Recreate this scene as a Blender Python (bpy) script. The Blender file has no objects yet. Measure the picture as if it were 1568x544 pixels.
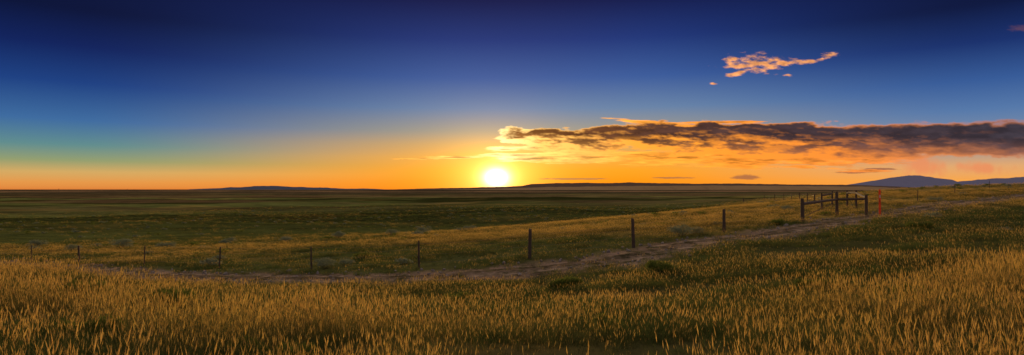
import bpy, bmesh, math, random
import numpy as np
from mathutils import Vector
random.seed(4); rng=np.random.default_rng(7)
sc=bpy.context.scene
EYE=1.7; F=934.0; CX=784.0; HY=290.0
SUN_AZ=-1.47; SUN_EL=1.1
# ---------------------------------------------------------------- helpers
def lin(c):
    out=[]
    for v in c[:3]:
        v=v/255.0
        out.append(v/12.92 if v<=0.04045 else ((v+0.055)/1.055)**2.4)
    return tuple(out)
def hsh(ix,iy,s):
    n=(ix.astype(np.int64)*374761393+iy.astype(np.int64)*668265263+s*1442695041)&0xFFFFFFFF
    n=((n^(n>>13))*1274126177)&0xFFFFFFFF
    n=(n^(n>>16))&0xFFFF
    return n/65535.0
def vnoise(x,y,s=0):
    x=np.asarray(x,float);y=np.asarray(y,float)
    ix=np.floor(x);iy=np.floor(y);fx=x-ix;fy=y-iy
    fx=fx*fx*fx*(fx*(fx*6-15)+10);fy=fy*fy*fy*(fy*(fy*6-15)+10)
    a=hsh(ix,iy,s);b=hsh(ix+1,iy,s);c=hsh(ix,iy+1,s);d=hsh(ix+1,iy+1,s)
    return (a*(1-fx)+b*fx)*(1-fy)+(c*(1-fx)+d*fx)*fy
def fbm(x,y,s=0,o=5,g=0.5):
    t=0;a=1;n=0
    x=np.asarray(x,float);y=np.asarray(y,float)
    for i in range(o):
        t=t+a*vnoise(x,y,s+i*17);n+=a;a*=g
        x,y=x*1.9+y*0.55+3.1,y*1.9-x*0.55+7.7
    return t/n
def fbms(x,y,s=0,o=5,g=0.5):   # no rotation: keeps horizontal streaks
    t=0;a=1;n=0
    for i in range(o):
        t=t+a*vnoise(x,y,s+i*17);n+=a;a*=g
        x,y=x*2.03+3.1,y*2.03+7.7
    return t/n
def sstep(a,b,x):
    t=np.clip((x-a)/(b-a),0,1);return t*t*(3-2*t)
def mesh_obj(name,verts,faces,mat=None,smooth=False,parent=None):
    me=bpy.data.meshes.new(name);me.from_pydata([tuple(v) for v in verts],[],[tuple(f) for f in faces]);me.update()
    ob=bpy.data.objects.new(name,me);sc.collection.objects.link(ob)
    if mat: me.materials.append(mat)
    if smooth: me.polygons.foreach_set("use_smooth",[True]*len(me.polygons))
    if parent: ob.parent=parent
    return ob
def grid_mesh(name,V,nu,nv,mat,smooth=True,wrap=False):
    V=np.asarray(V,dtype=np.float32).reshape(-1,3)
    i=np.arange(nu-1)[:,None];j=np.arange(nv-1)[None,:]
    a=(i*nv+j).ravel();quads=np.stack([a,a+nv,a+nv+1,a+1],1).astype(np.int32)
    me=bpy.data.meshes.new(name);me.vertices.add(len(V));me.vertices.foreach_set("co",V.ravel())
    n=len(quads);me.loops.add(n*4);me.polygons.add(n)
    me.loops.foreach_set("vertex_index",quads.ravel())
    me.polygons.foreach_set("loop_start",np.arange(0,n*4,4,dtype=np.int32))
    me.polygons.foreach_set("use_smooth",np.full(n,smooth))
    me.update(calc_edges=True);me.validate()
    ob=bpy.data.objects.new(name,me);sc.collection.objects.link(ob);me.materials.append(mat)
    return ob
def set_col(me,name,rgba):
    at=me.attributes.new(name,'FLOAT_COLOR','POINT')
    at.data.foreach_set("color",np.asarray(rgba,dtype=np.float32).ravel())
def new_mat(name):
    m=bpy.data.materials.new(name);m.use_nodes=True;nt=m.node_tree;nt.nodes.clear()
    o=nt.nodes.new('ShaderNodeOutputMaterial');return m,nt,o
def N(nt,t,**kw):
    n=nt.nodes.new(t)
    for k,v in kw.items(): setattr(n,k,v)
    return n
def mathn(nt,op,a,b=None,c=None,clamp=False):
    n=nt.nodes.new('ShaderNodeMath');n.operation=op;n.use_clamp=clamp
    for i,v in enumerate((a,b,c)):
        if v is None: continue
        if isinstance(v,(int,float)): n.inputs[i].default_value=v
        else: nt.links.new(v,n.inputs[i])
    return n.outputs[0]
def mixc(nt,fac,a,b,mode='MIX'):
    n=nt.nodes.new('ShaderNodeMix');n.data_type='RGBA';n.blend_type=mode
    for idx,v in ((0,fac),(6,a),(7,b)):
        if isinstance(v,(int,float)): n.inputs[idx].default_value=v
        elif isinstance(v,tuple): n.inputs[idx].default_value=(*v[:3],1)
        else: nt.links.new(v,n.inputs[idx])
    return n.outputs[2]
# ---------------------------------------------------------------- terrain height
dn=np.array([0.05,3,7,12,17,22,27,33,42,55,75,110,160,250,450,900,2500,8000,50000.])
far=[-6,-6,-12]
cols={
-40:[-1.65,-1.65,-1.75,-1.95,-2.3,-3.2,-4.1,-4.7,-5.0,-5.8,-7.0,-8.8,-9.7,-10,-9,-7.5],
-32:[-1.65,-1.65,-1.85,-2.1,-2.7,-3.6,-4.25,-4.4,-4.8,-5.6,-6.8,-8.5,-9.5,-10,-9,-7.5],
-22:[-1.65,-1.65,-1.90,-2.4,-2.95,-3.6,-4.0,-4.15,-4.5,-5.2,-6.2,-8.5,-9.3,-9.8,-8.8,-7.5],
-9:[-1.65,-1.65,-1.90,-2.5,-3.1,-3.6,-3.75,-3.8,-4.0,-4.5,-5.4,-8.0,-8.8,-9.3,-8.5,-7.5],
0:[-1.65,-1.65,-1.90,-2.45,-2.95,-3.3,-3.35,-3.3,-3.5,-4.0,-4.6,-7.2,-8.0,-8.6,-8,-7],
13:[-1.65,-1.65,-1.90,-2.35,-2.7,-2.9,-2.95,-2.8,-2.7,-2.75,-3.0,-5.2,-7.0,-8,-7.5,-6.5],
25:[-1.65,-1.65,-1.85,-2.15,-2.35,-2.42,-2.42,-2.4,-2.3,-2.1,-1.9,-1.8,-2.5,-4.5,-6,-6],
33:[-1.65,-1.65,-1.80,-1.95,-2.05,-2.1,-2.05,-1.95,-1.8,-1.4,-0.9,-0.1,-0.3,-2,-4,-5],
40:[-1.65,-1.65,-1.75,-1.85,-1.9,-1.9,-1.87,-1.7,-1.5,-1.1,-0.4,.9,1.2,0.4,-3,-5],
}
flat=[-1.65]*8+[-1.7,-1.8,-2,-2.5,-3,-3.5,-4,-5]
keys=[-180,-110,-70]+[-48]+sorted(cols)+[48,70,110,180]
tab=[]
for k in keys:
    if k in cols: tab.append(cols[k]+far)
    elif k==-48: tab.append(cols[-40]+far)
    elif k==48: tab.append(cols[40]+far)
    elif k==-70: tab.append([0.6*a+0.4*b for a,b in zip(cols[-40],flat)]+far)
    elif k==70: tab.append([0.6*a+0.4*b for a,b in zip(cols[40],flat)]+far)
    else: tab.append(flat+far)
tab=np.array(tab)
LA=np.arange(-180,180.01,0.5);LD=np.linspace(math.log(0.05),math.log(50000),520)
T1=np.stack([np.interp(LD,np.log(dn),row) for row in tab])
T2=np.stack([np.interp(LA,keys,T1[:,j]) for j in range(len(LD))],1)
def blur(A,ax,sig):
    r=int(sig*3);k=np.exp(-0.5*(np.arange(-r,r+1)/sig)**2);k/=k.sum()
    P=np.pad(A,[(r,r) if i==ax else (0,0) for i in range(2)],mode='edge')
    return np.apply_along_axis(lambda v:np.convolve(v,k,'valid'),ax,P)
TT=blur(blur(T2,1,3.2),0,5.0)
def polar(x,y):
    r=np.hypot(x,y);th=np.degrees(np.arctan2(x,y))
    d=r*np.cos(np.radians(np.minimum(np.abs(th),48)))
    return r,th,np.maximum(d,0.051)
def H(x,y,detail=True):
    x=np.asarray(x,float);y=np.asarray(y,float)
    r,th,d=polar(x,y)
    a=(th+180)/0.5;b=(np.log(np.minimum(d,49990))-LD[0])/(LD[1]-LD[0])
    i=np.clip(a.astype(int),0,len(LA)-2);j=np.clip(b.astype(int),0,len(LD)-2);fa=a-i;fb=b-j
    z=(TT[i,j]*(1-fa)+TT[i+1,j]*fa)*(1-fb)+(TT[i,j+1]*(1-fa)+TT[i+1,j+1]*fa)*fb
    z=z+EYE
    z=z+(fbm(x/2.3,y/2.3,3,3)-.5)*0.14*sstep(60,20,d)
    z=z+(fbm(x/9,y/9,5,3)-.5)*0.35*sstep(5,14,d)*sstep(400,120,d)
    z=z+(fbm(x/60,y/38,9,4)-.5)*3.0*sstep(60,160,d)*sstep(3000,600,d)
    z=z+(fbm(x/500,y/300,19,4)-.5)*6.0*sstep(300,1500,d)*sstep(20000,6000,d)
    return z
def at(px,Y):   # bearing chart position -> world
    x=(px-CX)/F*Y
    return x,Y,float(H(np.array([x]),np.array([Y]))[0])
# track polyline
tp=[(-320,64),(-150,50),(-60,44),(50,38),(200,31),(400,27),(560,25),(680,24.2),(800,24.4),(900,25.5),(1000,27.5),(1100,31),(1200,35.5),(1300,41),(1400,48),(1500,57),(1568,65),(1680,80),(1850,110)]
tx=np.array([(p-CX)/F*Y for p,Y in tp]);ty=np.array([Y for p,Y in tp],float)
seg=np.concatenate([[0],np.cumsum(np.hypot(np.diff(tx),np.diff(ty)))])
S=np.arange(0,seg[-1],0.25)
PX=np.interp(S,seg,tx);PY=np.interp(S,seg,ty)
kk=np.ones(33)/33
PX=np.convolve(np.pad(PX,16,mode='edge'),kk,'valid');PY=np.convolve(np.pad(PY,16,mode='edge'),kk,'valid')
PX=PX+(fbm(S/9,S*0,77,2)-.5)*1.2;PY=PY+(fbm(S/9,S*0+5,79,2)-.5)*1.2
def track_dist(x,y):
    best=np.full(x.shape,1e9)
    near=(np.hypot(x,y)<140)
    xs=x[near];ys=y[near];b=np.full(xs.shape,1e9)
    for k in range(0,len(PX),3): b=np.minimum(b,(xs-PX[k])**2+(ys-PY[k])**2)
    best[near]=np.sqrt(b);return best
def golden(x,y):
    """fraction of dry golden grass"""
    r,th,d=polar(x,y)
    edge=np.interp(th,[-60,-40,-32,-22,-9,0,13,25,33,40,60],[26,20,16.0,11,8.8,8.2,8.6,9.6,12,17,24])
    nz=fbm(x/3.0,y/3.0,31,4)-.5
    g=sstep(1.25,0.75,d/edge+nz*1.5)*(.24+.74*sstep(.38,.58,fbm(x/1.8,y/1.8,33,3)))
    s0=np.interp(th,[-40,-20,0,13,25,40],[46,42,38,34,42,50])
    s1=np.interp(th,[-40,-20,0,13,20,40],[68,72,80,96,165,440])
    nb=fbm(x/14,y/7,37,4)-.5
    g2=sstep(0.85,1.1,d/s0+nb*0.9)*sstep(1.15,0.8,d/s1+nb*.8)
    g=np.maximum(g,g2*0.9)
    g=np.maximum(g,0.06+0.4*sstep(.56,.72,fbm(x/35,y/20,41,4))*sstep(80,200,d))
    return np.clip(g,0,1)
# ---------------------------------------------------------------- terrain mesh
th=np.concatenate([np.arange(-180,-56,2.5),np.arange(-56,56,0.16),np.arange(56,180.1,2.5)])
th[-1]=180.0
rr=np.concatenate([[0.02],np.exp(np.linspace(math.log(0.4),math.log(48000),430))])
TH,RR=np.meshgrid(np.radians(th),rr,indexing='ij')
X=RR*np.sin(TH);Y=RR*np.cos(TH)
Xf=X.ravel();Yf=Y.ravel()
Z=H(Xf,Yf)
td=track_dist(Xf,Yf)
g=golden(Xf,Yf);r_,t_,d_=polar(Xf,Yf)
soil=np.array([0.070,0.055,0.026]);gr=np.array([0.095,0.112,0.030]);go=np.array([0.32,0.21,0.055]);dirt=np.array([0.30,0.20,0.135])
col=gr[None]*(1-g[:,None])+go[None]*g[:,None]
nearw=sstep(45,20,d_)[:,None];col=col*(1-nearw*.6)+soil[None]*nearw*.6
n1=fbm(Xf/120,Yf/60,51,5)
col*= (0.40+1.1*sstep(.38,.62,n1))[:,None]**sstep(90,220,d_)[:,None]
n2=fbm(Xf/260,Yf/90,55,5)
bro=(sstep(.46,.62,n2+.07*sstep(-5,-35,t_))*sstep(180,420,d_))[:,None]*.65
col=col*(1-bro)+np.array([.19,.115,.055])*bro
low=(np.exp(-((t_-2)/12)**2)*sstep(90,140,d_)*sstep(420,220,d_))[:,None]*.5  # valley shadow painted into the ground colour as a dark patch
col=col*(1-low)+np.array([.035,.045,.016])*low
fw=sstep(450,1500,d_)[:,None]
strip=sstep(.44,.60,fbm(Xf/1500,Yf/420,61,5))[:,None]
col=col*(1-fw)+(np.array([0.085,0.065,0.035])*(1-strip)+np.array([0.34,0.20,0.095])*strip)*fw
tw=sstep(2.8,1.0,td+ (fbm(Xf/1.5,Yf/1.5,71,3)-.5)*2.8)[:,None]
col=col*(1-tw)+dirt*tw
mg,nt,o=new_mat("prairie_soil")
b=N(nt,'ShaderNodeBsdfDiffuse')
a=N(nt,'ShaderNodeAttribute',attribute_name='gcol')
tc=N(nt,'ShaderNodeTexCoord')
n1_=N(nt,'ShaderNodeTexNoise');n1_.inputs['Scale'].default_value=3.0;n1_.inputs['Detail'].default_value=8;n1_.inputs['Roughness'].default_value=.7
nt.links.new(tc.outputs['Object'],n1_.inputs['Vector'])
mp=N(nt,'ShaderNodeMapping');mp.inputs['Scale'].default_value=(0.05,0.12,0.05);nt.links.new(tc.outputs['Object'],mp.inputs['Vector'])
n2_=N(nt,'ShaderNodeTexNoise');n2_.inputs['Scale'].default_value=1.0;n2_.inputs['Detail'].default_value=10;n2_.inputs['Roughness'].default_value=.75
nt.links.new(mp.outputs[0],n2_.inputs['Vector'])
f=mathn(nt,'MULTIPLY_ADD',n1_.outputs[0],1.1,0.45);f2=mathn(nt,'MULTIPLY_ADD',n2_.outputs[0],3.0,-0.5)
cmb=N(nt,'ShaderNodeVectorMath',operation='SCALE');nt.links.new(a.outputs['Color'],cmb.inputs[0]);nt.links.new(mathn(nt,'MULTIPLY',f,f2),cmb.inputs['Scale'])
nt.links.new(cmb.outputs[0],b.inputs['Color'])
bp=N(nt,'ShaderNodeBump');bp.inputs['Strength'].default_value=.7;bp.inputs['Distance'].default_value=.12
nt.links.new(n1_.outputs[0],bp.inputs['Height']);nt.links.new(bp.outputs[0],b.inputs['Normal'])
nt.links.new(b.outputs[0],o.inputs[0])
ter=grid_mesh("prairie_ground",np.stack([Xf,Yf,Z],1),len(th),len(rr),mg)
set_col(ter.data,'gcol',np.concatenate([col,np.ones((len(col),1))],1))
# ---------------------------------------------------------------- dirt track
md,nt,o=new_mat("track_dirt")
b=N(nt,'ShaderNodeBsdfDiffuse')
tc=N(nt,'ShaderNodeTexCoord');n=N(nt,'ShaderNodeTexNoise');n.inputs['Scale'].default_value=1.3;n.inputs['Detail'].default_value=10;n.inputs['Roughness'].default_value=.75
nt.links.new(tc.outputs['Object'],n.inputs['Vector'])
cr=N(nt,'ShaderNodeValToRGB');cr.color_ramp.elements[0].position=.40;cr.color_ramp.elements[0].color=(.09,.075,.035,1);cr.color_ramp.elements[1].position=.62;cr.color_ramp.elements[1].color=(.52,.36,.25,1)
nt.links.new(n.outputs[0],cr.inputs[0])
at_=N(nt,'ShaderNodeAttribute',attribute_name='gcol')
nt.links.new(mixc(nt,1.0,cr.outputs[0],at_.outputs['Color'],'MULTIPLY'),b.inputs['Color'])
bp=N(nt,'ShaderNodeBump');bp.inputs['Strength'].default_value=1;bp.inputs['Distance'].default_value=.15
nt.links.new(n.outputs[0],bp.inputs['Height']);nt.links.new(bp.outputs[0],b.inputs['Normal']);nt.links.new(b.outputs[0],o.inputs[0])
dx=np.gradient(PX);dy=np.gradient(PY);L=np.hypot(dx,dy);nx=-dy/L;ny=dx/L
nv=17;w=np.linspace(-1,1,nv)
hw=1.35+(fbm(S/1.6,S*0,81,4)-.5)*2.4;hw2=1.35+(fbm(S/1.6,S*0+9,83,4)-.5)*2.4
OFF=np.where(w[None,:]>0,w[None,:]*hw[:,None],w[None,:]*hw2[:,None])
TX=PX[:,None]+nx[:,None]*OFF;TY=PY[:,None]+ny[:,None]*OFF
TZ=H(TX.ravel(),TY.ravel()).reshape(TX.shape)+0.06-0.09*np.exp(-((np.abs(OFF)-.85)/.28)**2)*0.6-0.06*(np.abs(w)[None,:]>.98)
trk=grid_mesh("dirt_track",np.stack([TX,TY,TZ],-1),len(S),nv,md)
rut=0.6+0.5*np.exp(-((np.abs(OFF)-.85)/.35)**2)
set_col(trk.data,'gcol',np.stack([rut,rut*.98,rut*.95,np.ones_like(rut)],-1).reshape(-1,4))
# ---------------------------------------------------------------- grass
def grass_mat(name,c1,c2,c3,tr=.5):
    m,nt,o=new_mat(name)
    oi=N(nt,'ShaderNodeObjectInfo')
    nz=N(nt,'ShaderNodeTexNoise');nz.inputs['Scale'].default_value=.35;nz.inputs['Detail'].default_value=3
    nt.links.new(oi.outputs['Location'],nz.inputs['Vector'])
    c=mixc(nt,oi.outputs['Random'],c1,c2)
    f=mathn(nt,'MULTIPLY_ADD',nz.outputs[0],3.0,-1.1,clamp=True)
    c=mixc(nt,f,c,c3)
    d=N(nt,'ShaderNodeBsdfDiffuse');t=N(nt,'ShaderNodeBsdfTranslucent');mx=N(nt,'ShaderNodeMixShader');mx.inputs[0].default_value=tr
    nt.links.new(c,d.inputs[0]);nt.links.new(c,t.inputs[0]);nt.links.new(d.outputs[0],mx.inputs[1]);nt.links.new(t.outputs[0],mx.inputs[2]);nt.links.new(mx.outputs[0],o.inputs[0])
    return m
mgold=grass_mat("dry_grass",(.19,.17,.045),(.38,.28,.07),(.15,.15,.045),.5)
mgreen=grass_mat("green_grass",(.085,.13,.03),(.13,.16,.045),(.15,.15,.045),.45)
mseed=grass_mat("grass_seed_head",(.78,.49,.13),(.82,.56,.17),(.64,.45,.11),.6)
def tuft(name,nb,hmin,hmax,spread,wid,lean,mats,seeds=0.0,stalkmix=0):
    V=[];Fa=[];M=[]
    for i in range(nb):
        a=random.uniform(0,6.283);rad=spread*math.sqrt(random.random())
        bx,by=rad*math.cos(a),rad*math.sin(a)
        stalk=random.random()<seeds
        h=random.uniform(hmin,hmax)*(1.0 if stalk or seeds==0 else .60);la=random.uniform(0,6.283);ln=h*lean*random.uniform(.2,1.3)*(1 if stalk else 1.4)
        fa=random.uniform(0,3.1416);wx,wy=math.cos(fa)*wid/2,math.sin(fa)*wid/2
        s0=len(V)
        for k,t in enumerate((0,.4,.75,1)):
            px=bx+math.cos(la)*ln*t*t;py=by+math.sin(la)*ln*t*t;pz=h*(t-.12*lean*t*t)-.04*(k==0)
            q=(1,.85,.6,.15)[k]
            V+= [(px-wx*q,py-wy*q,pz),(px+wx*q,py+wy*q,pz)]
        for k in range(3): Fa.append((s0+2*k,s0+2*k+1,s0+2*k+3,s0+2*k+2));M.append(0)
        if stalk:
            sl=random.uniform(.05,.10);sw=max(.008,wid*random.uniform(1.2,2.0))
            tip=(px,py,pz);dx_,dy_=math.cos(la)*lean*.5,math.sin(la)*lean*.5
            for rot in (0,1.57):
                cx,cy=math.cos(fa+rot)*sw/2,math.sin(fa+rot)*sw/2;s1=len(V)
                V+=[tip,(px+dx_*sl*.4+cx,py+dy_*sl*.4+cy,pz+sl*.4),(px+dx_*sl,py+dy_*sl,pz+sl),(px+dx_*sl*.4-cx,py+dy_*sl*.4-cy,pz+sl*.4)]
                Fa.append((s1,s1+1,s1+2,s1+3));M.append(1)
    me=bpy.data.meshes.new(name);me.from_pydata(V,[],Fa);me.update()
    for m in mats: me.materials.append(m)
    me.polygons.foreach_set("material_index",M)
    return bpy.data.objects.new(name,me)
gc=bpy.data.collections.new("grass_tufts")
srcs=[]
for i in range(3): srcs.append(tuft("a%d_dry_tuft"%i,20,.13,.44,.12,.0042,.45,(mgold,mseed),(.20,.35,.5)[i]))
for i in range(3): srcs.append(tuft("b%d_green_tuft"%i,26,.07,.25,.13,.006,.6,(mgreen,mseed),(0,0,.10)[i]))
for i in range(2): srcs.append(tuft("c%d_dry_patch"%i,50,.14,.34,.5,.012,.4,(mgold,mseed),.4))
for i in range(2): srcs.append(tuft("d%d_green_patch"%i,55,.08,.24,.5,.015,.5,(mgreen,mseed),.0))
for s in srcs: gc.objects.link(s)
def gn_scatter(name,pts,rot,scl,idx,coll):
    me=bpy.data.meshes.new(name);me.vertices.add(len(pts));me.vertices.foreach_set("co",np.asarray(pts,dtype=np.float32).ravel())
    a=me.attributes.new('rot','FLOAT_VECTOR','POINT');a.data.foreach_set('vector',np.asarray(rot,dtype=np.float32).ravel())
    a=me.attributes.new('scl','FLOAT_VECTOR','POINT');a.data.foreach_set('vector',np.asarray(scl,dtype=np.float32).ravel())
    a=me.attributes.new('idx','INT','POINT');a.data.foreach_set('value',np.asarray(idx,dtype=np.int32))
    me.update()
    ob=bpy.data.objects.new(name,me);sc.collection.objects.link(ob)
    ng=bpy.data.node_groups.new(name+"_nodes",'GeometryNodeTree')
    ng.interface.new_socket("Geometry",in_out='INPUT',socket_type='NodeSocketGeometry');ng.interface.new_socket("Geometry",in_out='OUTPUT',socket_type='NodeSocketGeometry')
    gi=ng.nodes.new('NodeGroupInput');go_=ng.nodes.new('NodeGroupOutput');ip=ng.nodes.new('GeometryNodeInstanceOnPoints');ci=ng.nodes.new('GeometryNodeCollectionInfo')
    ci.inputs['Collection'].default_value=coll;ci.inputs['Separate Children'].default_value=True;ci.inputs['Reset Children'].default_value=True
    def na(n,t):
        q=ng.nodes.new('GeometryNodeInputNamedAttribute');q.data_type=t;q.inputs['Name'].default_value=n;return q.outputs[0]
    ip.inputs['Pick Instance'].default_value=True
    ng.links.new(gi.outputs[0],ip.inputs['Points']);ng.links.new(ci.outputs[0],ip.inputs['Instance'])
    ng.links.new(na('idx','INT'),ip.inputs['Instance Index']);ng.links.new(na('rot','FLOAT_VECTOR'),ip.inputs['Rotation']);ng.links.new(na('scl','FLOAT_VECTOR'),ip.inputs['Scale'])
    ng.links.new(ip.outputs[0],go_.inputs[0])
    md_=ob.modifiers.new("scatter",'NODES');md_.node_group=ng
    return ob
def scat(n,d0,d1,amax=50):
    r=np.sqrt(rng.uniform(d0*d0,d1*d1,n));t=np.radians(rng.uniform(-amax,amax,n))
    return r*np.sin(t),r*np.cos(t)
P=[];I=[];SC=[]
for (n,d0,d1,kind,am) in ((44000,2.2,22,'n',52),(46000,20,48,'n',48),(30000,44,110,'p',46),(28000,105,330,'p',46)):
    x,y=scat(n,d0,d1,am)
    gg=golden(x,y);td=track_dist(x,y)
    dens=fbm(x/1.7,y/1.7,91,3)
    keep=rng.random(n)<np.clip(0.22+2.6*(dens-.33),0.14,1)
    edge=td+(fbm(x/1.2,y/1.2,93,3)-.5)*2.6
    keep&=~((edge<1.4)&(rng.random(n)<np.where(td<.35,.65,.92)))
    keep&=~((edge<2.4)&(rng.random(n)<.45))
    x,y,gg,dens=x[keep],y[keep],gg[keep],dens[keep];m=len(x)
    isg=rng.random(m)<(gg*0.8+.06)
    if kind=='n': idx=np.where(isg,rng.integers(0,3,m),rng.integers(3,6,m));s=rng.uniform(.45,1.3,m)*np.where(isg,0.65+.4*gg,1)
    else: idx=np.where(isg,rng.integers(6,8,m),rng.integers(8,10,m));s=rng.uniform(.6,1.2,m)*(1.0 if d0<100 else 1.5)
    s=s*(0.42+1.05*dens)
    z=H(x,y)-.02
    P.append(np.stack([x,y,z],1));I.append(idx);hz=s if kind=='n' else np.minimum(s,1.1)
    SC.append(np.stack([s,s,hz],1))
P=np.concatenate(P);I=np.concatenate(I);SC=np.concatenate(SC)
R=np.stack([rng.uniform(-.15,.15,len(P)),rng.uniform(-.15,.15,len(P)),rng.uniform(0,6.283,len(P))],1)
gn_scatter("prairie_grass",P,R,SC,I,gc)
# ---------------------------------------------------------------- sagebrush
def bush_mat(name,c1,c2):
    m,nt,o=new_mat(name)
    g_=N(nt,'ShaderNodeNewGeometry')
    c=mixc(nt,g_.outputs['Random Per Island'],c1,c2)
    d=N(nt,'ShaderNodeBsdfDiffuse');t=N(nt,'ShaderNodeBsdfTranslucent');mx=N(nt,'ShaderNodeMixShader');mx.inputs[0].default_value=.3
    nt.links.new(c,d.inputs[0]);nt.links.new(c,t.inputs[0]);nt.links.new(d.outputs[0],mx.inputs[1]);nt.links.new(t.outputs[0],mx.inputs[2]);nt.links.new(mx.outputs[0],o.inputs[0]);return m
msage=bush_mat("sage_leaf",(.19,.22,.13),(.36,.38,.23));mbr=bush_mat("sage_twig",(.09,.06,.04),(.13,.09,.06))
mshr=bush_mat("rabbitbrush_leaf",(.14,.18,.03),(.28,.30,.06))
def bush(name,leafmat,seed,nl=1600,Rx=.55,Hh=.55,ll=.045):
    rd=random.Random(seed);V=[];Fa=[];M=[]
    lob=[(rd.uniform(0,6.28),rd.uniform(.2,.75),rd.uniform(.35,.95),rd.uniform(.22,.40)) for _ in range(11)]
    cs=[(math.cos(a)*q*Rx,math.sin(a)*q*Rx,h*Hh*(1-.35*q),s*Rx) for a,q,h,s in lob]
    for (cx,cy,cz,s) in cs:          # branches
        s0=len(V);wv=.012
        pts=[(0,0,-.03),(cx*.5,cy*.5,cz*.35),(cx,cy,cz)]
        for k,(x,y,z) in enumerate(pts):
            ww=wv*(1-.35*k)
            for j in range(4): V.append((x+ww*math.cos(j*1.57),y+ww*math.sin(j*1.57),z))
        for k in range(2):
            for j in range(4): Fa.append((s0+4*k+j,s0+4*k+(j+1)%4,s0+4*k+4+(j+1)%4,s0+4*k+4+j));M.append(1)
    for i in range(nl):
        cx,cy,cz,s=cs[rd.randrange(len(cs))]
        a=rd.uniform(0,6.28);p=math.acos(rd.uniform(-.5,1));q=s*rd.uniform(.5,1.12)
        x=cx+q*math.sin(p)*math.cos(a);y=cy+q*math.sin(p)*math.sin(a);z=max(.01,cz+q*math.cos(p)*.9)
        d=Vector((x-cx+rd.uniform(-.1,.1),y-cy+rd.uniform(-.1,.1),abs(z-cz)+.12+rd.uniform(-.04,.1))).normalized()
        sd=d.cross(Vector((rd.uniform(-1,1),rd.uniform(-1,1),rd.uniform(-1,1)))).normalized()*ll*.16
        l=ll*rd.uniform(.7,1.6);c=Vector((x,y,z));s0=len(V)
        V+=[tuple(c),tuple(c+d*l*.6+sd),tuple(c+d*l),tuple(c+d*l*.6-sd)];Fa.append((s0,s0+1,s0+2,s0+3));M.append(0)
    me=bpy.data.meshes.new(name);me.from_pydata(V,[],Fa);me.update();me.materials.append(leafmat);me.materials.append(mbr)
    me.polygons.foreach_set("material_index",M);return me
sb=[bush("sagebrush_%d"%i,msage,i+1,2600) for i in range(3)];rb=[bush("rabbitbrush_%d"%i,mshr,i+11,3000,.5,.45,.06) for i in range(2)]
for i,(px,Yd,s) in enumerate([(185,62,2.2),(255,60,1.6),(112,58,1.4),(60,70,1.9),(440,66,1.5),(520,70,1.7),(500,31,1.25),(530,32,.9),(1042,36,1.5),(1062,37,1.1),(1430,56,1.3),(600,75,1.7),(650,80,2.0),(720,74,1.6),(355,70,1.4),(1205,60,1.3)]):
    x,y,z=at(px,Yd);ob=bpy.data.objects.new("sagebrush",sb[i%3]);ob.location=(x,y,z-.03);ob.scale=(s*1.1,s,s*.8);ob.rotation_euler[2]=i*1.3;sc.collection.objects.link(ob)
for i,(px,Yd,s) in enumerate([(127,11.5,.9),(265,11.3,.95),(142,7.4,.75),(372,6.8,.65),(100,11.8,.6),(868,18,1.1),(925,9,.6),(1010,20,1.2),(1410,30,1.2),(700,15,.9),(1240,13,.7),(450,6.8,.6),(1190,40,1.1),(1400,10,.8),(600,10,.6)]):
    x,y,z=at(px,Yd);ob=bpy.data.objects.new("rabbitbrush",rb[i%2]);ob.location=(x,y,z-.03);ob.scale=(s,s,s*.85);ob.rotation_euler[2]=i*1.9;sc.collection.objects.link(ob)
bc=bpy.data.collections.new("shrub_sources")
for i,m_ in enumerate((bush("vs0",msage,31,260,.6,.5,.16),bush("vs1",mshr,32,260,.6,.5,.16))): bc.objects.link(bpy.data.objects.new("valley_shrub_%d"%i,m_))
x,y=scat(1800,30,300,46);cl=fbm(x/30,y/20,101,3);k=(cl>.48)&(track_dist(x,y)>4);x,y=x[k],y[k];z=H(x,y);n=len(x)
s=rng.uniform(.3,1.2,n);gn_scatter("valley_shrubs",np.stack([x,y,z-.03],1),np.stack([0*x,0*x,rng.uniform(0,6,n)],1),np.stack([s,s,s*.7],1),rng.integers(0,2,n),bc)
# ---------------------------------------------------------------- rocks
mr,nt,o=new_mat("field_stone")
b=N(nt,'ShaderNodeBsdfPrincipled');b.inputs['Roughness'].default_value=.9
tc=N(nt,'ShaderNodeTexCoord');n=N(nt,'ShaderNodeTexNoise');n.inputs['Scale'].default_value=9;n.inputs['Detail'].default_value=8;nt.links.new(tc.outputs['Object'],n.inputs['Vector'])
nt.links.new(mixc(nt,n.outputs[0],(.16,.12,.10),(.42,.35,.30)),b.inputs['Base Color']);nt.links.new(b.outputs[0],o.inputs[0])
def rock_mesh(seed):
    bm=bmesh.new();bmesh.ops.create_icosphere(bm,subdivisions=3,radius=1);rd=np.random.default_rng(seed);off=rd.uniform(0,50)
    dirs=[Vector(rd.normal(size=3)).normalized() for _ in range(9)]
    for v in bm.verts:
        p=v.co.copy()
        for dd in dirs:
            e=p.dot(dd)-.72
            if e>0: p-=dd*e
        nn=float(fbm(np.array([p.x*2+off]),np.array([p.y*2+p.z*2]),5,3)[0])-.5
        v.co=p*(1+nn*.25)
    me=bpy.data.meshes.new("rock");bm.to_mesh(me);bm.free();me.materials.append(mr);return me
rk=[rock_mesh(i) for i in range(4)]
rc=bpy.data.collections.new("stone_sources")
for i,m_ in enumerate(rk): rc.objects.link(bpy.data.objects.new("stone_%d"%i,m_))
kidx=rng.integers(0,len(PX),1800);sd=rng.choice([-1,1],1800);of=np.abs(rng.normal(1.5,.8,1800))*sd
x=PX[kidx]+nx[kidx]*of;y=PY[kidx]+ny[kidx]*of;z=H(x,y)+.04;s=rng.uniform(.02,.13,1800);s=np.where(rng.random(1800)<.8,s*.6,s)
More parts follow.
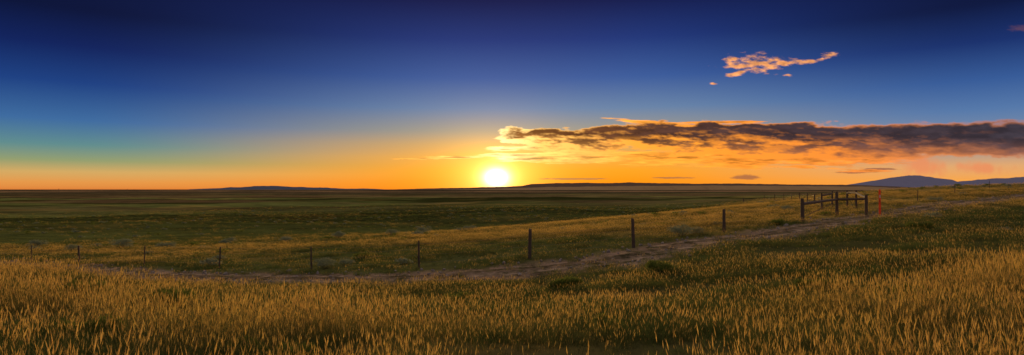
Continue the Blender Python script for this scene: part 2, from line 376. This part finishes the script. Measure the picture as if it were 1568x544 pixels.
gn_scatter("track_gravel",np.stack([x,y,z],1),rng.uniform(0,6,(1800,3)),np.stack([s,s*1.2,s*.7],1),rng.integers(0,4,1800),rc)
for i,(px,Yd,s) in enumerate([(366,7.0,.16),(1553,12.5,.13),(232,8.2,.09)]):
    x,y,z=at(px,Yd);ob=bpy.data.objects.new("rock",rk[i%4]);ob.location=(x,y,z+s*.4);ob.scale=(s*1.5,s,s*.7);sc.collection.objects.link(ob)
# ---------------------------------------------------------------- fences
mw,nt,o=new_mat("weathered_wood")
b=N(nt,'ShaderNodeBsdfPrincipled');b.inputs['Roughness'].default_value=.85
tc=N(nt,'ShaderNodeTexCoord');mp=N(nt,'ShaderNodeMapping');mp.inputs['Scale'].default_value=(14,14,1.6);nt.links.new(tc.outputs['Object'],mp.inputs['Vector'])
n=N(nt,'ShaderNodeTexNoise');n.inputs['Scale'].default_value=3;n.inputs['Detail'].default_value=8;nt.links.new(mp.outputs[0],n.inputs['Vector'])
nt.links.new(mixc(nt,n.outputs[0],(.035,.022,.014),(.20,.13,.08)),b.inputs['Base Color'])
bp=N(nt,'ShaderNodeBump');bp.inputs['Strength'].default_value=.6;bp.inputs['Distance'].default_value=.02;nt.links.new(n.outputs[0],bp.inputs['Height']);nt.links.new(bp.outputs[0],b.inputs['Normal']);nt.links.new(b.outputs[0],o.inputs[0])
mm,nt,o=new_mat("galvanised_wire")
b=N(nt,'ShaderNodeBsdfPrincipled');b.inputs['Base Color'].default_value=(.25,.22,.2,1);b.inputs['Metallic'].default_value=.8;b.inputs['Roughness'].default_value=.5;nt.links.new(b.outputs[0],o.inputs[0])
def log(name,p0,p1,r0,r1,parent,mat=mw,seg=10,rings=7,seed=0):
    p0=Vector(p0);p1=Vector(p1);ax=(p1-p0).normalized();u=ax.orthogonal().normalized();v=ax.cross(u);rd=random.Random(seed)
    V=[];Fa=[];ph=[rd.uniform(.9,1.1) for _ in range(seg)]
    for i in range(rings):
        t=i/(rings-1);c=p0.lerp(p1,t)+u*rd.uniform(-.006,.006)+v*rd.uniform(-.006,.006);r=r0+(r1-r0)*t
        if i in(0,rings-1): r*=.93
        for j in range(seg):
            a=j/seg*6.28318;V.append(c+(u*math.cos(a)+v*math.sin(a))*r*ph[j])
    for i in range(rings-1):
        for j in range(seg): Fa.append((i*seg+j,i*seg+(j+1)%seg,(i+1)*seg+(j+1)%seg,(i+1)*seg+j))
    Fa.append(tuple(range(seg))[::-1]);Fa.append(tuple((rings-1)*seg+j for j in range(seg)))
    return mesh_obj(name,V,Fa,mat,False,parent)
def wires(parent,posts,hs,rad=.0025):
    for wi,h in enumerate(hs):
        cu=bpy.data.curves.new("strand",'CURVE');cu.dimensions='3D';cu.bevel_depth=rad;cu.bevel_resolution=0
        pts=[]
        for a_,b_ in zip(posts[:-1],posts[1:]):
            for k in range(6):
                t=k/6;p=Vector(a_).lerp(Vector(b_),t);p.z+=h-.10*4*t*(1-t)*(.5+.5*math.sin(wi*2+a_[0]));pts.append(p)
        pts.append(Vector(posts[-1])+Vector((0,0,h)))
        sp=cu.splines.new('POLY');sp.points.add(len(pts)-1)
        for q,p in zip(sp.points,pts): q.co=(*p,1)
        cu.materials.append(mm);ob=bpy.data.objects.new("wire_strand_%d"%(wi+1),cu);sc.collection.objects.link(ob);ob.parent=parent
def empty(name):
    e=bpy.data.objects.new(name,None);sc.collection.objects.link(e);return e
wf=empty("wire_fence")
fp=[(-120,48,1.2),(50,41,1.2),(123,38,1.2),(222,35.5,1.2),(337,33,1.2),(478,30.5,1.2),(642,28.5,1.3),(811,28.3,1.4),(970,30.2,1.45),(1108,37,1.4)]
pl=[]
for i,(px,Yd,h) in enumerate(fp):
    x,y,z=at(px,Yd);pl.append((x,y,z));lx,ly=random.uniform(-.06,.06),random.uniform(-.05,.05)
    r=(.04,.035,.06,.035,.04,.04,.05,.085,.085,.095)[i];log("post_%d"%(i+1),(x,y,z-.15),(x+lx,y+ly,z+h),r,r*.88,wf,seed=i)
A=at(1228,41.5);pl.append(A);wires(wf,pl,(.3,.6,.9,1.15))
bf=empty("wooden_brace_fence")
B=at(1281,47);C=at(1326,46);D=at(1258,57);E=at(1274,60);G=at(1297,58);K=at(1311,55)
def up(p,h): return (p[0],p[1],p[2]+h)
for i,(p,h,r) in enumerate(((A,1.65,.12),(B,1.9,.11),(C,1.55,.12),(D,1.6,.10),(E,1.6,.09),(G,1.6,.10),(K,1.6,.09))):
    log("post_%d"%(i+1),(p[0],p[1],p[2]-.2),up(p,h),r,r*.93,bf,seed=40+i)
log("rail_1",up(A,1.28),up(B,1.30),.11,.09,bf,seed=61);log("rail_2",up(B,1.30),up(C,1.22),.10,.09,bf,seed=62)
log("rail_3",up(D,1.35),up(E,1.35),.09,.08,bf,seed=63);log("rail_4",up(G,1.35),up(K,1.35),.09,.08,bf,seed=64);log("rail_5",up(K,1.35),up(C,1.3),.085,.075,bf,seed=65)
log("diagonal_1",up(A,.35),up(B,1.15),.02,.02,bf,seed=66)
wires(bf,[A,B,C],(.35,.7,1.0))
wf2=empty("wire_fence")
pl=[D]
for i,(px,Yd) in enumerate([(1247,66),(1236,76),(1224,88),(1212,100),(1200,116),(1186,132),(1170,150),(1138,175)]):
    x,y,z=at(px,Yd);pl.append((x,y,z));log("post_%d"%(i+1),(x,y,z-.1),(x,y,z+(1.3 if i<7 else 2.2)),.06 if i<7 else .13,.055 if i<7 else .12,wf2,seed=80+i)
wires(wf2,pl,(.4,.8,1.1))
wf3=empty("wire_fence");pl=[C]
for i,(px,Yd) in enumerate([(1405,60),(1462,74),(1515,90),(1570,108)]):
    x,y,z=at(px,Yd);pl.append((x,y,z));log("post_%d"%(i+1),(x,y,z-.1),(x,y,z+1.2),.04,.035,wf3,seed=90+i)
wires(wf3,pl,(.4,.8,1.1))
# marker post
mo,nt,o=new_mat("orange_marker_plastic")
b=N(nt,'ShaderNodeBsdfPrincipled');b.inputs['Roughness'].default_value=.5
tc=N(nt,'ShaderNodeTexCoord');n=N(nt,'ShaderNodeTexNoise');n.inputs['Scale'].default_value=5;nt.links.new(tc.outputs['Object'],n.inputs['Vector'])
nt.links.new(mixc(nt,n.outputs[0],(.8,.11,.02),(.95,.18,.04)),b.inputs['Base Color'])
tl=N(nt,'ShaderNodeBsdfTranslucent');tl.inputs[0].default_value=(.85,.15,.05,1);mx=N(nt,'ShaderNodeMixShader');mx.inputs[0].default_value=.35
nt.links.new(b.outputs[0],mx.inputs[1]);nt.links.new(tl.outputs[0],mx.inputs[2]);nt.links.new(mx.outputs[0],o.inputs[0])
mwht,nt,o=new_mat("marker_decal");b=N(nt,'ShaderNodeBsdfPrincipled');b.inputs['Base Color'].default_value=(.7,.68,.6,1);nt.links.new(b.outputs[0],o.inputs[0])
x,y,z=at(1347,44);mk=empty("pipeline_marker_post");mk.location=(x,y,z)
w2=.08;V=[];hh=[-.1,1.8,1.88,1.92]
prof=[(-w2,.012),(-w2*.6,-.006),(0,.006),(w2*.6,-.006),(w2,.012),(w2,.02),(w2*.6,.004),(0,.016),(-w2*.6,.004),(-w2,.02)]
for h,s in zip(hh,(1,1,.8,.4)): V+=[(a*s,c,h) for a,c in prof]
Fa=[(i*10+j,i*10+(j+1)%10,(i+1)*10+(j+1)%10,(i+1)*10+j) for i in range(3) for j in range(10)]+[tuple(30+j for j in range(10))]
mesh_obj("flexible_post",V,Fa,mo,False,mk)
mesh_obj("decal",[(-.04,-.0095,1.3),(.04,-.0095,1.3),(.04,-.0095,1.5),(-.04,-.0095,1.5)],[(0,1,2,3)],mwht,False,mk)
# distant utility poles
for (px,Yd) in ((90,900),(195,1100)):
    x,y,z=at(px,Yd);e=empty("utility_pole");hh=8.5
    log("pole",(x,y,z-.5),(x,y,z+hh),.2,.16,e);log("crossarm",(x-1.1,y,z+hh-.6),(x+1.1,y,z+hh-.6),.09,.09,e)
# ---------------------------------------------------------------- distant hills
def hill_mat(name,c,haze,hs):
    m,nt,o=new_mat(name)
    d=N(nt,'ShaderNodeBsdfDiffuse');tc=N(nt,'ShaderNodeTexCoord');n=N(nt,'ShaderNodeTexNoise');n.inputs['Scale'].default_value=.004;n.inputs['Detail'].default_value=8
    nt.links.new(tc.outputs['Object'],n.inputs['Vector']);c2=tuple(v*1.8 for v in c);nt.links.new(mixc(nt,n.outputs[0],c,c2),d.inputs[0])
    e=N(nt,'ShaderNodeEmission');e.inputs[0].default_value=(*haze,1);e.inputs[1].default_value=hs  # aerial haze painted on as a faint glow of the slope
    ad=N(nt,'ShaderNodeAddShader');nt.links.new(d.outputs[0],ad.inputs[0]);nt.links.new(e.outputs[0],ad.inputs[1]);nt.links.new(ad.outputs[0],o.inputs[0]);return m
def ridge(name,prof,D,mat,nz,seed,depth=.12,rough=.9):
    xs=np.arange(prof[0][0],prof[-1][0]+.1,1.0);pp=np.array(prof,float)
    top=np.interp(xs,pp[:,0],pp[:,1]);env=np.clip((HY+3-top)/6,0,1)
    top=top-(fbm(xs/14,xs*0,seed,5,.6)-.5)*nz*env
    rows=[(-1,0),(-.6,.35),(-.3,.75),(0,1),(.4,.7),(1,0)];V=[]
    for i,x_ in enumerate(xs):
        h=(HY-top[i])/F*D+EYE;base=-60.
        for j,(q,hh) in enumerate(rows):
            Yd=D*(1+q*depth);jit=(vnoise(x_/6.,j*3.3,seed+5)-.5)*.25*(hh not in(0,1))
            V.append(((x_-CX)/F*D,Yd,base+(h-base)*max(0,min(1,hh+float(jit)))))
    return grid_mesh(name,V,len(xs),len(rows),mat,False)
mh1=hill_mat("far_hill_rock_haze",(.04,.04,.05),(.30,.32,.48),.07)
mh2=hill_mat("near_hill_scrub_haze",(.06,.045,.035),(.6,.28,.17),.045)
mh4=hill_mat("mid_plain_scrub_haze",(.20,.13,.065),(.7,.36,.16),.07)
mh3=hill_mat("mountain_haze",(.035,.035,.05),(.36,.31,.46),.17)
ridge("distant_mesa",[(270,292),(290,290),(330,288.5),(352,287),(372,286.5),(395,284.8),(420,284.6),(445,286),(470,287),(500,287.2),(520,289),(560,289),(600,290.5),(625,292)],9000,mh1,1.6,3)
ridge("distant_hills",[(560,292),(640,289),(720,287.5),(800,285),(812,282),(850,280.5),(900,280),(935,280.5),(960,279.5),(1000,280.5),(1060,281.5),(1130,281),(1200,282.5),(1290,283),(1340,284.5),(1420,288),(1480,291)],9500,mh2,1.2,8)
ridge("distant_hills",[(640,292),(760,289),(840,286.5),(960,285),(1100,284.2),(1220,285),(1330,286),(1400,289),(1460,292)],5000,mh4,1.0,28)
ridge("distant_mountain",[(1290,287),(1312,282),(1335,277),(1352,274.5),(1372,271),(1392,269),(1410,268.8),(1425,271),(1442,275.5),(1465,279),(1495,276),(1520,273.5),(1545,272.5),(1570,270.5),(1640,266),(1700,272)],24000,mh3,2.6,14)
# ---------------------------------------------------------------- clouds
mc,nt,o=new_mat("cloud_painted_glow")
a=N(nt,'ShaderNodeAttribute',attribute_name='ccol');e=N(nt,'ShaderNodeEmission');nt.links.new(a.outputs['Color'],e.inputs[0])  # sheets emit their vertex colour; sunlight and shade are painted into it
tr=N(nt,'ShaderNodeBsdfTransparent');mx=N(nt,'ShaderNodeMixShader');nt.links.new(a.outputs['Alpha'],mx.inputs[0]);nt.links.new(tr.outputs[0],mx.inputs[1]);nt.links.new(e.outputs[0],mx.inputs[2]);nt.links.new(mx.outputs[0],o.inputs[0])
CD=26000.
def cloud(name,x0,x1,y0,y1,st,fn):
    xs=np.arange(x0,x1,st);ys=np.arange(y0,y1,st*.6);GX,GY=np.meshgrid(xs,ys,indexing='ij')
    D0=CD;V=np.stack([(GX-CX)/F*D0,np.full(GX.shape,D0),(HY-GY)/F*D0+EYE],-1)
    rgb,al=fn(GX,GY)
    ob=grid_mesh(name,V,len(xs),len(ys),mc,True);set_col(ob.data,'ccol',np.concatenate([rgb,al[...,None]],-1).reshape(-1,4));return ob
def ell(x,y,cx,cy,rx,ry,sl=0):
    yy=y-cy-(x-cx)*sl;return 1-np.sqrt(((x-cx)/rx)**2+(yy/ry)**2)
decks=((850,211,85,15,.04),(900,216,100,17,0),(960,211,90,18,.05),(1060,207,120,20,.03),(1130,203,160,17,0),(1250,210,180,23,.02),(1400,214,190,27,.01),(1540,214,190,28,0),(1080,228,120,11,.02),(1200,232,120,14,.03),(1300,231,150,15,.02))
def bankD(x,y):
    wx=x+(fbm(x/50,y/22,201,3)-.5)*34;wy=y+(fbm(x/32,y/13,202,4)-.5)*12
    d=np.full(x.shape,-9.)
    for c in decks: d=np.maximum(d,ell(wx,wy,*c)*np.minimum(1.8,c[3]/10.))
    d=np.minimum(d,.95)
    n=fbm(x/30,y/8,203,6,.6)-.5
    return d+n*1.9*np.interp(x,[800,1050,1250,1500],[.95,.75,.4,.28])
def wispD(x,y):
    n=fbms(x/44,y/3.6,211,6,.62)-.5
    w=np.full(x.shape,-9.)
    for c in ((985,187,50,3.5,.09),(1050,192,60,4,.05),(1110,187,80,2.5,-.02),(810,201,35,3,.03),(790,238,60,5,0),(690,241,62,2.4,-.01),(650,243,50,1.4,0),(820,243,90,5,.0),(900,240,120,12,.01),(1010,242,130,12,.0),(1130,245,120,12,.02),(1250,246,90,12,.0),(1230,255,36,4.5,.02),(1265,247,50,8,-.1),(1330,262,40,2.5,-.02),(905,222,70,9,.0),(770,229,30,4,.0),(830,226,60,5,.0),(1340,245,60,8,.03)):
        w=np.maximum(w,ell(x,y,*c)*1.1)
    return w+n*1.7
def lowD(x,y):
    n=fbms(x/26,y/3.0,251,5,.6)-.5;w=np.full(x.shape,-9.)
    for c in ((1145,271.5,26,4,0),(1030,272.5,40,1.6,0),(1310,264,35,2.0,0),(880,274,70,1.4,0),(1350,259,30,2,0)): w=np.maximum(w,ell(x,y,*c))
    return w+n*1.0
def bank(x,y):
    D=bankD(x,y);Dl=bankD(x-10,y+6);Ds=bankD(x-3,y+2.5)
    W=wispD(x,y);Lw=lowD(x,y)
    aD=sstep(-.05,.30,D);aW=sstep(-.10,.4,W)*.97;aL=sstep(0,.45,Lw)*.85
    ds=np.abs(x-770)
    thick=sstep(.02,.5,D)
    sun_rim=np.clip((D-Dl)*.9+(D-Ds)*.9,-.5,.9)*np.interp(x,[900,1200,1350,1568],[1.2,1.2,.8,.5])*(.25+.75*sstep(192,222,y))  # sun-facing edges brightened in the colour, not by a light
    lit_fold=sstep(.50,.66,fbm(x/42+3,y/10,241,5,.55))*np.interp(x,[800,1000,1150,1320,1400],[.6,.8,.8,.35,.0])*sstep(206,220,y)  # sunlit folds painted into the underside
    s=np.clip(thick-np.maximum(sun_rim,0)*1.1-lit_fold*.9,0,1)[...,None]
    kx=np.stack([np.interp(ds,[0,60,200,350,520,800],v) for v in ([2.0,1.5,1.25,1.15,1.0,.55],[1.35,.78,.46,.36,.29,.19],[.5,.18,.05,.035,.04,.09])],-1)
    dk=np.stack([np.interp(ds,[0,100,250,450,800],v) for v in ([.36,.19,.105,.066,.050],[.14,.068,.045,.040,.040],[.03,.022,.030,.046,.054])],-1)
    tx_=(fbm(x/30,y/8,221,5,.55)-.32)[...,None];dk=dk*(.70+1.1*np.clip(tx_,0,1))
    under_glow=(sstep(208,240,y)*np.interp(x,[800,1250,1568],[.38,.30,.20]))[...,None];dk=dk+under_glow*kx  # sunset glow on the undersides added to the dark colour
    c=kx*(1-s)+dk*s
    tw=sstep(.55,1.15,W)[...,None];cw=kx*(1-.55*tw)*(.62+.85*fbms(x/20,y/3.,261,4))[...,None]
    al=1-(1-aD)*(1-aW);f=(aD/(aD+aW*(1-aD)+1e-6))[...,None];rgb=c*f+cw*(1-f)
    lc=kx*.32+np.array([.03,.03,.05])
    rgb=rgb*al[...,None]+lc*aL[...,None]*(1-al[...,None]);al=1-(1-al)*(1-aL)
    vx=x-(y-240)*.5
    v=np.maximum(ell(vx,y,1402,254,48,18),ell(vx,y,1490,257,50,10))+(fbm(x/14,y/16,231,5)-.5)*1.2
    av=sstep(-.2,.8,v)*.8;vc=np.array([.84,.27,.11])
    rgb=rgb*(1-av[...,None]*.3)+vc*av[...,None]*(1-al[...,None]*.7);al2=1-(1-al)*(1-av);rgb=rgb/np.maximum(al2,1e-4)[...,None]
    fade=sstep(x.min(),x.min()+15,x)*sstep(y.min(),y.min()+8,y)*sstep(y.max(),y.max()-4,y)
    return np.clip(rgb,0,3),al2*fade
cloud("cloud_bank",580,1660,165,287,1.3,bank)
def smallD(x,y):
    n=fbm(x/16,y/6,301,6,.6)-.5;w=np.full(x.shape,-9.)
    for c in ((1160,97,46,13,.02),(1140,90,28,6,-.02),(1205,96,32,5,-.05),(1240,94,24,4,-.2),(1270,84,16,4,-.1),(1130,112,16,5,-.2),(1093,128,6,2,0),(1208,115,8,2.5,0)):
        w=np.maximum(w,ell(x,y,*c))
    return w+n*2.2
def small(x,y):
    D=smallD(x,y);Dl=smallD(x-4,y+5);al=sstep(-.1,.8,D)*.95
    s=np.clip(sstep(.3,1,D)*.1+(Dl-D)*1.1+.28+sstep(1215,1300,x)*.3,0,1)[...,None]  # lit and shaded sides of the cloud painted from the sun direction
    n=fbm(x/8,y/4,305,4)[...,None]
    c=np.array([1.0,.40,.13])*(1-s)+np.array([.20,.14,.20])*s;c=c*(.5+1.0*n)
    fade=sstep(x.min(),x.min()+6,x)*sstep(x.max(),x.max()-6,x)*sstep(y.min(),y.min()+6,y)*sstep(y.max(),y.max()-6,y)
    return c,al*fade
cloud("small_cloud",1080,1350,68,138,.9,small)
def corner(x,y):
    D=ell(x,y,1572,44,28,6,.1)+(fbm(x/14,y/6,401,5)-.5)*1.4;al=sstep(0,.7,D)*.4
    return np.ones(x.shape+(3,))*np.array([.20,.08,.08]),al
cloud("small_cloud",1520,1640,25,62,1.5,corner)
# ---------------------------------------------------------------- world sky
w=bpy.data.worlds.new("World");sc.world=w;w.use_nodes=True;nt=w.node_tree;nt.nodes.clear()
out=N(nt,'ShaderNodeOutputWorld');bg=N(nt,'ShaderNodeBackground');nt.links.new(bg.outputs[0],out.inputs[0])
tc=N(nt,'ShaderNodeTexCoord');sp=N(nt,'ShaderNodeSeparateXYZ');nt.links.new(tc.outputs['Generated'],sp.inputs[0])
el=mathn(nt,'MULTIPLY',mathn(nt,'ARCSINE',sp.outputs[2]),180/math.pi)
az=mathn(nt,'MULTIPLY',mathn(nt,'ARCTAN2',sp.outputs[0],sp.outputs[1]),180/math.pi)
t=mathn(nt,'SQRT',mathn(nt,'DIVIDE',mathn(nt,'MAXIMUM',el,0.0),90.))
def ramp(stops):
    r=N(nt,'ShaderNodeValToRGB');cr=r.color_ramp;cr.interpolation='LINEAR'
    for i,(e_,c) in enumerate(stops):
        p=math.sqrt(e_/90.)
        if i<2: q=cr.elements[i];q.position=p
        else: q=cr.elements.new(p)
        q.color=(*lin(c),1)
    nt.links.new(t,r.inputs[0]);return r.outputs[0]
fill_sky=[(24,(14,26,80)),(38,(152,142,142)),(90,(196,184,168))]  # unseen sky above the frame, brightened to add fill light on the ground
ce=.79
left=ramp([(0,(220,122,52)),(.7*ce,(230,152,74)),(1.7*ce,(212,170,100)),(2.8*ce,(146,158,112)),(4.3*ce,(94,140,142)),(6.7*ce,(58,106,160)),(10.3*ce,(22,62,130)),(13.8*ce,(6,30,92)),(17.2*ce,(1,12,56))]+fill_sky)
cen=ramp([(0,(254,134,10)),(.8,(255,150,18)),(1.8,(252,162,34)),(3.0,(240,168,66)),(4.2,(208,164,100)),(5.4,(156,152,136)),(7.5,(100,130,168)),(10.3,(52,90,156)),(13.8,(20,50,120)),(17.2,(5,20,76))]+fill_sky)
right=ramp([(0,(240,154,68)),(.9*ce,(246,166,78)),(2.2*ce,(226,168,112)),(3.6*ce,(172,152,138)),(5*ce,(124,142,166)),(7.5*ce,(84,120,170)),(10.3*ce,(52,90,152)),(13.8*ce,(20,46,108)),(17.2*ce,(5,18,62))]+fill_sky)
def mr_(v,a,b):
    n=N(nt,'ShaderNodeMapRange',interpolation_type='SMOOTHSTEP');n.inputs[1].default_value=a;n.inputs[2].default_value=b;nt.links.new(v,n.inputs[0]);return n.outputs[0]
inv=mathn(nt,'SUBTRACT',1.0,mr_(az,-36,-2))
c=mixc(nt,inv,cen,left);c=mixc(nt,mr_(az,10,38),c,right)
sa,se=math.radians(SUN_AZ),math.radians(SUN_EL)
VS=1.35
sd=(math.sin(sa)*math.cos(se),math.cos(sa)*math.cos(se),math.sin(se)*VS)
sq=N(nt,'ShaderNodeVectorMath',operation='MULTIPLY');nt.links.new(tc.outputs['Generated'],sq.inputs[0]);sq.inputs[1].default_value=(1,1,VS)
dt=N(nt,'ShaderNodeVectorMath',operation='DISTANCE');nt.links.new(sq.outputs[0],dt.inputs[0]);dt.inputs[1].default_value=sd
dg=mathn(nt,'MULTIPLY',dt.outputs['Value'],180/math.pi)
def glow(amp,s,p):
    q=mathn(nt,'POWER',mathn(nt,'DIVIDE',dg,s),p);return mathn(nt,'MULTIPLY',mathn(nt,'EXPONENT',mathn(nt,'MULTIPLY',q,-1.)),amp)
def addglow(c,amp,s,p,col):
    v=N(nt,'ShaderNodeVectorMath',operation='SCALE');v.inputs[0].default_value=col;nt.links.new(glow(amp,s,p),v.inputs['Scale'])
    return mixc(nt,1.0,c,v.outputs[0],'ADD')
c=addglow(c,12.0,.60,1.25,(1,.82,.50));c=addglow(c,1.8,2.2,1.15,(1,.60,.14));c=addglow(c,.42,5.5,1.8,(1,.42,.04))
sky=N(nt,'ShaderNodeTexSky');sky.sky_type='NISHITA';sky.sun_disc=False;sky.sun_elevation=math.radians(3);sky.sun_rotation=sa
ns=N(nt,'ShaderNodeVectorMath',operation='SCALE');nt.links.new(sky.outputs[0],ns.inputs[0]);ns.inputs['Scale'].default_value=.002
c=mixc(nt,1.0,c,ns.outputs[0],'ADD')
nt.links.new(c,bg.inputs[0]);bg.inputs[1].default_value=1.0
# ---------------------------------------------------------------- sun
sl=bpy.data.lights.new("sun",'SUN');sl.energy=5.0;sl.angle=math.radians(.5);sl.color=(1,.62,.25)
so=bpy.data.objects.new("sun",sl);sc.collection.objects.link(so)
e_=math.radians(3.6);dv=Vector((math.sin(sa)*math.cos(e_),math.cos(sa)*math.cos(e_),math.sin(e_)))
so.rotation_euler=dv.to_track_quat('Z','Y').to_euler()
# ---------------------------------------------------------------- camera
cam=bpy.data.cameras.new("camera");co=bpy.data.objects.new("camera",cam);sc.collection.objects.link(co)
cam.sensor_width=36;cam.lens=36*F/1568.;cam.clip_start=.1;cam.clip_end=120000
co.location=(0,0,EYE);co.rotation_euler=(math.radians(90)+math.atan(18/F),0,0);sc.camera=co
sc.view_settings.view_transform='Standard';sc.view_settings.look='None';sc.view_settings.exposure=0
